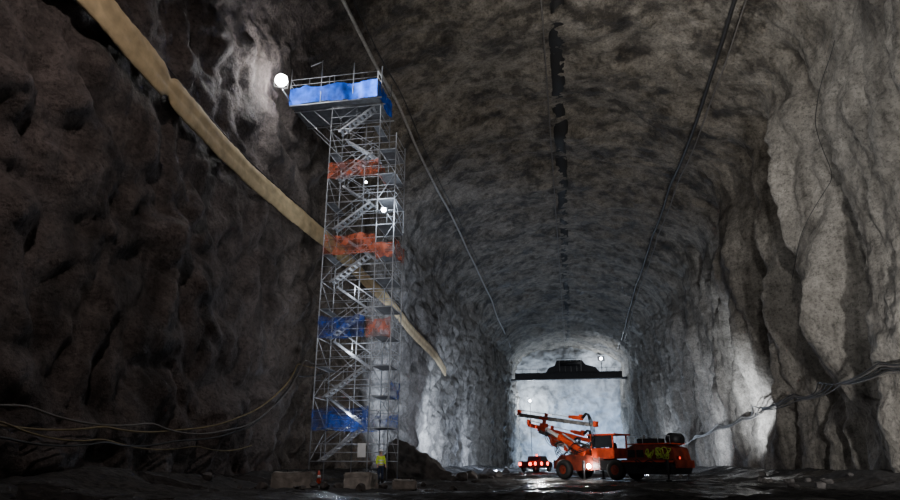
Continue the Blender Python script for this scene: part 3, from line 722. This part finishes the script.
for s in (-1, 1):
    b0 = len(V)
    V += [(s * .17, .01, 1.42), (s * .24, .02, 1.16), (s * .25, -.10, .96), (s * .25, -.15, .90)]; R += [.06, .045, .034, (.035, .022)]
    E += [(3, b0), (b0, b0 + 1), (b0 + 1, b0 + 2), (b0 + 2, b0 + 3)]
    h = b0 + 3
    for k in range(4):
        ox = (k - 1.5) * .021; L_ = (.065, .08, .085, .075)[k]; b1 = len(V)
        V += [(s * .25 + ox, -.19, .865), (s * .25 + ox, -.21, .865 - L_ * .45), (s * .25 + ox, -.205, .865 - L_)]; R += [.009, .0085, .0075]
        E += [(h, b1), (b1, b1 + 1), (b1 + 1, b1 + 2)]
    b1 = len(V); V += [(s * .25 - s * .045, -.165, .89), (s * .25 - s * .055, -.20, .86)]; R += [.011, .009]; E += [(h, b1), (b1, b1 + 1)]
    b2 = len(V); V += [(s * .10, 0, .86), (s * .11, -.02, .48), (s * .12, .01, .10), (s * .13, -.13, .045)]; R += [.085, .06, .042, (.045, .035)]
    E += [(0, b2), (b2, b2 + 1), (b2 + 1, b2 + 2), (b2 + 2, b2 + 3)]
skin("body", V, E, R, M_SKIN, P)
bm = bmesh.new()
for s in (-1, 1):
    bmesh.ops.create_uvsphere(bm, u_segments=10, v_segments=8, radius=.014, matrix=Matrix.Translation((s * .032, -.098, 1.645)))
bm_obj("eye", bm, M_WHITE, P, True)
bm = bmesh.new(); add_rod(bm, (0, -.095, 1.65), (0, -.125, 1.61), .008, 8, .016); add_box(bm, (0, -.095, 1.575), (.05, .02, .012), None, .004)
for s in (-1, 1): add_box(bm, (s * .085, 0, 1.625), (.02, .04, .065), None, .008)
bm_obj("face_feature", bm, M_SKIN, P, True)
bm = bmesh.new(); bmesh.ops.create_uvsphere(bm, u_segments=16, v_segments=10, radius=.1, matrix=Matrix.Translation((0, .02, 1.66)) @ Matrix.Diagonal((.92, 1, .95, 1))); bm_obj("hair", bm, M_HAIR, P, True)
bm = bmesh.new(); bmesh.ops.create_uvsphere(bm, u_segments=24, v_segments=12, radius=.135, matrix=Matrix.Translation((0, 0, 1.70)) @ Matrix.Diagonal((.95, 1.1, .9, 1)))
bmesh.ops.bisect_plane(bm, geom=bm.verts[:] + bm.edges[:] + bm.faces[:], plane_co=(0, 0, 1.70), plane_no=(0, 0, 1), clear_inner=True)
add_box(bm, (0, -.15, 1.705), (.18, .12, .012), None, .005); bm_obj("hard_hat", bm, M_WHITE, P, True)
Vj = [(0, 0, .90), (0, 0, 1.12), (0, .01, 1.32), (0, .01, 1.455)]; Rj = [(.18, .14), (.175, .135), (.20, .145), (.10, .095)]; Ej = [(0, 1), (1, 2), (2, 3)]
for s in (-1, 1):
    b0 = len(Vj); Vj += [(s * .17, .01, 1.41), (s * .24, .02, 1.16), (s * .25, -.09, .975)]; Rj += [.082, .066, .052]; Ej += [(3, b0), (b0, b0 + 1), (b0 + 1, b0 + 2)]
skin("jacket", Vj, Ej, Rj, M_YEL, P)
Vt = [(0, 0, .93)]; Rt = [(.165, .125)]; Et = []
for s in (-1, 1):
    b0 = len(Vt); Vt += [(s * .10, 0, .84), (s * .11, -.02, .48), (s * .12, .01, .13)]; Rt += [.105, .08, .068]; Et += [(0, b0), (b0, b0 + 1), (b0 + 1, b0 + 2)]
skin("trousers", Vt, Et, Rt, M_NAVY, P)
for s in (-1, 1):
    bm = bmesh.new(); add_box(bm, (s * .125, -.05, .055), (.12, .30, .11), None, .03); add_rod(bm, (s * .12, .01, .05), (s * .12, .01, .22), .07, 12)
    bm_obj("boot", bm, M_BLACK, P, True)
for z in (1.05, 1.2):
    bm = bmesh.new()
    bmesh.ops.create_cone(bm, cap_ends=False, segments=24, radius1=1, radius2=1, depth=.05, matrix=Matrix.Translation((0, 0, z)) @ Matrix.Diagonal((.185, .15, 1, 1)))
    bm_obj("reflective_band", bm, M_REFL, P, True)

# ------------------------------------------------------------------ lights
def light(kind, loc, power, col=(1, 1, 1), size=.3, aim=None, angle=60, blend=.6):
    d = bpy.data.lights.new("lamp_or_fill_light", kind); d.energy = power; d.color = col
    if kind in ('POINT', 'SPOT'): d.shadow_soft_size = size
    if kind == 'SPOT': d.spot_size = math.radians(angle); d.spot_blend = blend
    o = bpy.data.objects.new("lamp_or_fill_light", d); o.location = loc
    if aim is not None: o.rotation_euler = (Vector(aim) - Vector(loc)).to_track_quat('-Z', 'Y').to_euler()
    COL.objects.link(o); return o
# main work lamp by the tower, throwing away from the wall
light('SPOT', LAMP + Vector((.7, -.5, .1)), 14000, (.95, .97, 1), .2, (6, 30, 29), 112, .6)
light('POINT', LAMP + Vector((.8, -.8, -.4)), 180, (.85, .92, 1), .2)
# added fill spots without fixtures, raking the walls, roof and tower
light('SPOT', (14.5, 24, 3), 18000, (1, .97, .94), .25, (18.5, 56, 11), 70, .9)     # skims the +X wall
light('SPOT', (9, 17, 17), 12000, (1, .96, .91), .25, (17, 56, 28), 75, .9)
light('SPOT', (4, 20, 2.5), 25000, (1, .93, .85), .25, (2, 58, 38), 66, .9)
light('SPOT', (2, 14, 2.5), 5000, (1, .97, .95), .3, (-13.3, 38, 14), 34, .8)
light('SPOT', (-5, 27, 1.6), 1700, (.95, .97, 1), .2, (-12.4, 38.5, 7), 62, .9)
light('SPOT', (-9, 7, 22), 5600, (1, .86, .80), .25, (-18.5, 32, 9), 85, .9)         # skims the -X wall
# tower floodlight glow, then extra points inside the tower without fixtures
light('POINT', (-11.0, 37.2, 17.2), 350, (.8, .9, 1), .1)
for z_l in (4.0, 8.2, 12.2, 21.4): light('POINT', (-13.7, 39.2, z_l), 90, (.85, .92, 1), .1)
# down the cavern
light('SPOT', (-8, 56, 2.5), 24000, (.64, .76, 1), .3, (-18, 74, 12), 95, .9)
light('SPOT', (-11, 78, 2.5), 42000, (.66, .78, 1), .3, (-19, 91, 6), 70, .9)
light('SPOT', (12.5, 67, 2.0), 26000, (.86, .92, 1), .3, (19, 75, 8), 70, .9)
light('SPOT', (9, 82, 2.0), 22000, (.78, .86, 1), .3, (19, 98, 6), 70, .9)
light('POINT', (-13.5, 120, 3.0), 4500, (.64, .76, 1), .4)
light('POINT', (13.0, 132, 3.0), 4500, (.74, .84, 1), .4)
light('POINT', (-11.6, 206, 18.5), 6000, (.80, .90, 1), .5)
light('POINT', (9.6, CY - 2, CZ + 4.7), 500, (.9, .95, 1), .5)
light('POINT', (9.0, 201, 27.0), 4500, (.82, .90, 1), .5)
light('SPOT', (4, 180, 2), 100000, (.48, .68, 1), .5, (6, 212, 9), 62, 1.)
light('POINT', (-8, 203, 4), 9000, (.50, .70, 1), .5)
# extra spot on the jumbo without fixture, glow ahead of it, red truck lamps
light('SPOT', (-3, 42, 5), 3000, (1, .95, .9), .3, (1.2, 52.5, 2.5), 42, .8)
light('POINT', (-2.5, 57, 3), 800, (1, .95, .9), .2)
light('POINT', (-4.6, 83, 1.6), 120, (1, .06, .03), .2)

w = bpy.data.worlds.new("world"); S.world = w; w.use_nodes = True
w.node_tree.nodes["Background"].inputs[0].default_value = (.5, .55, .7, 1); w.node_tree.nodes["Background"].inputs[1].default_value = .004
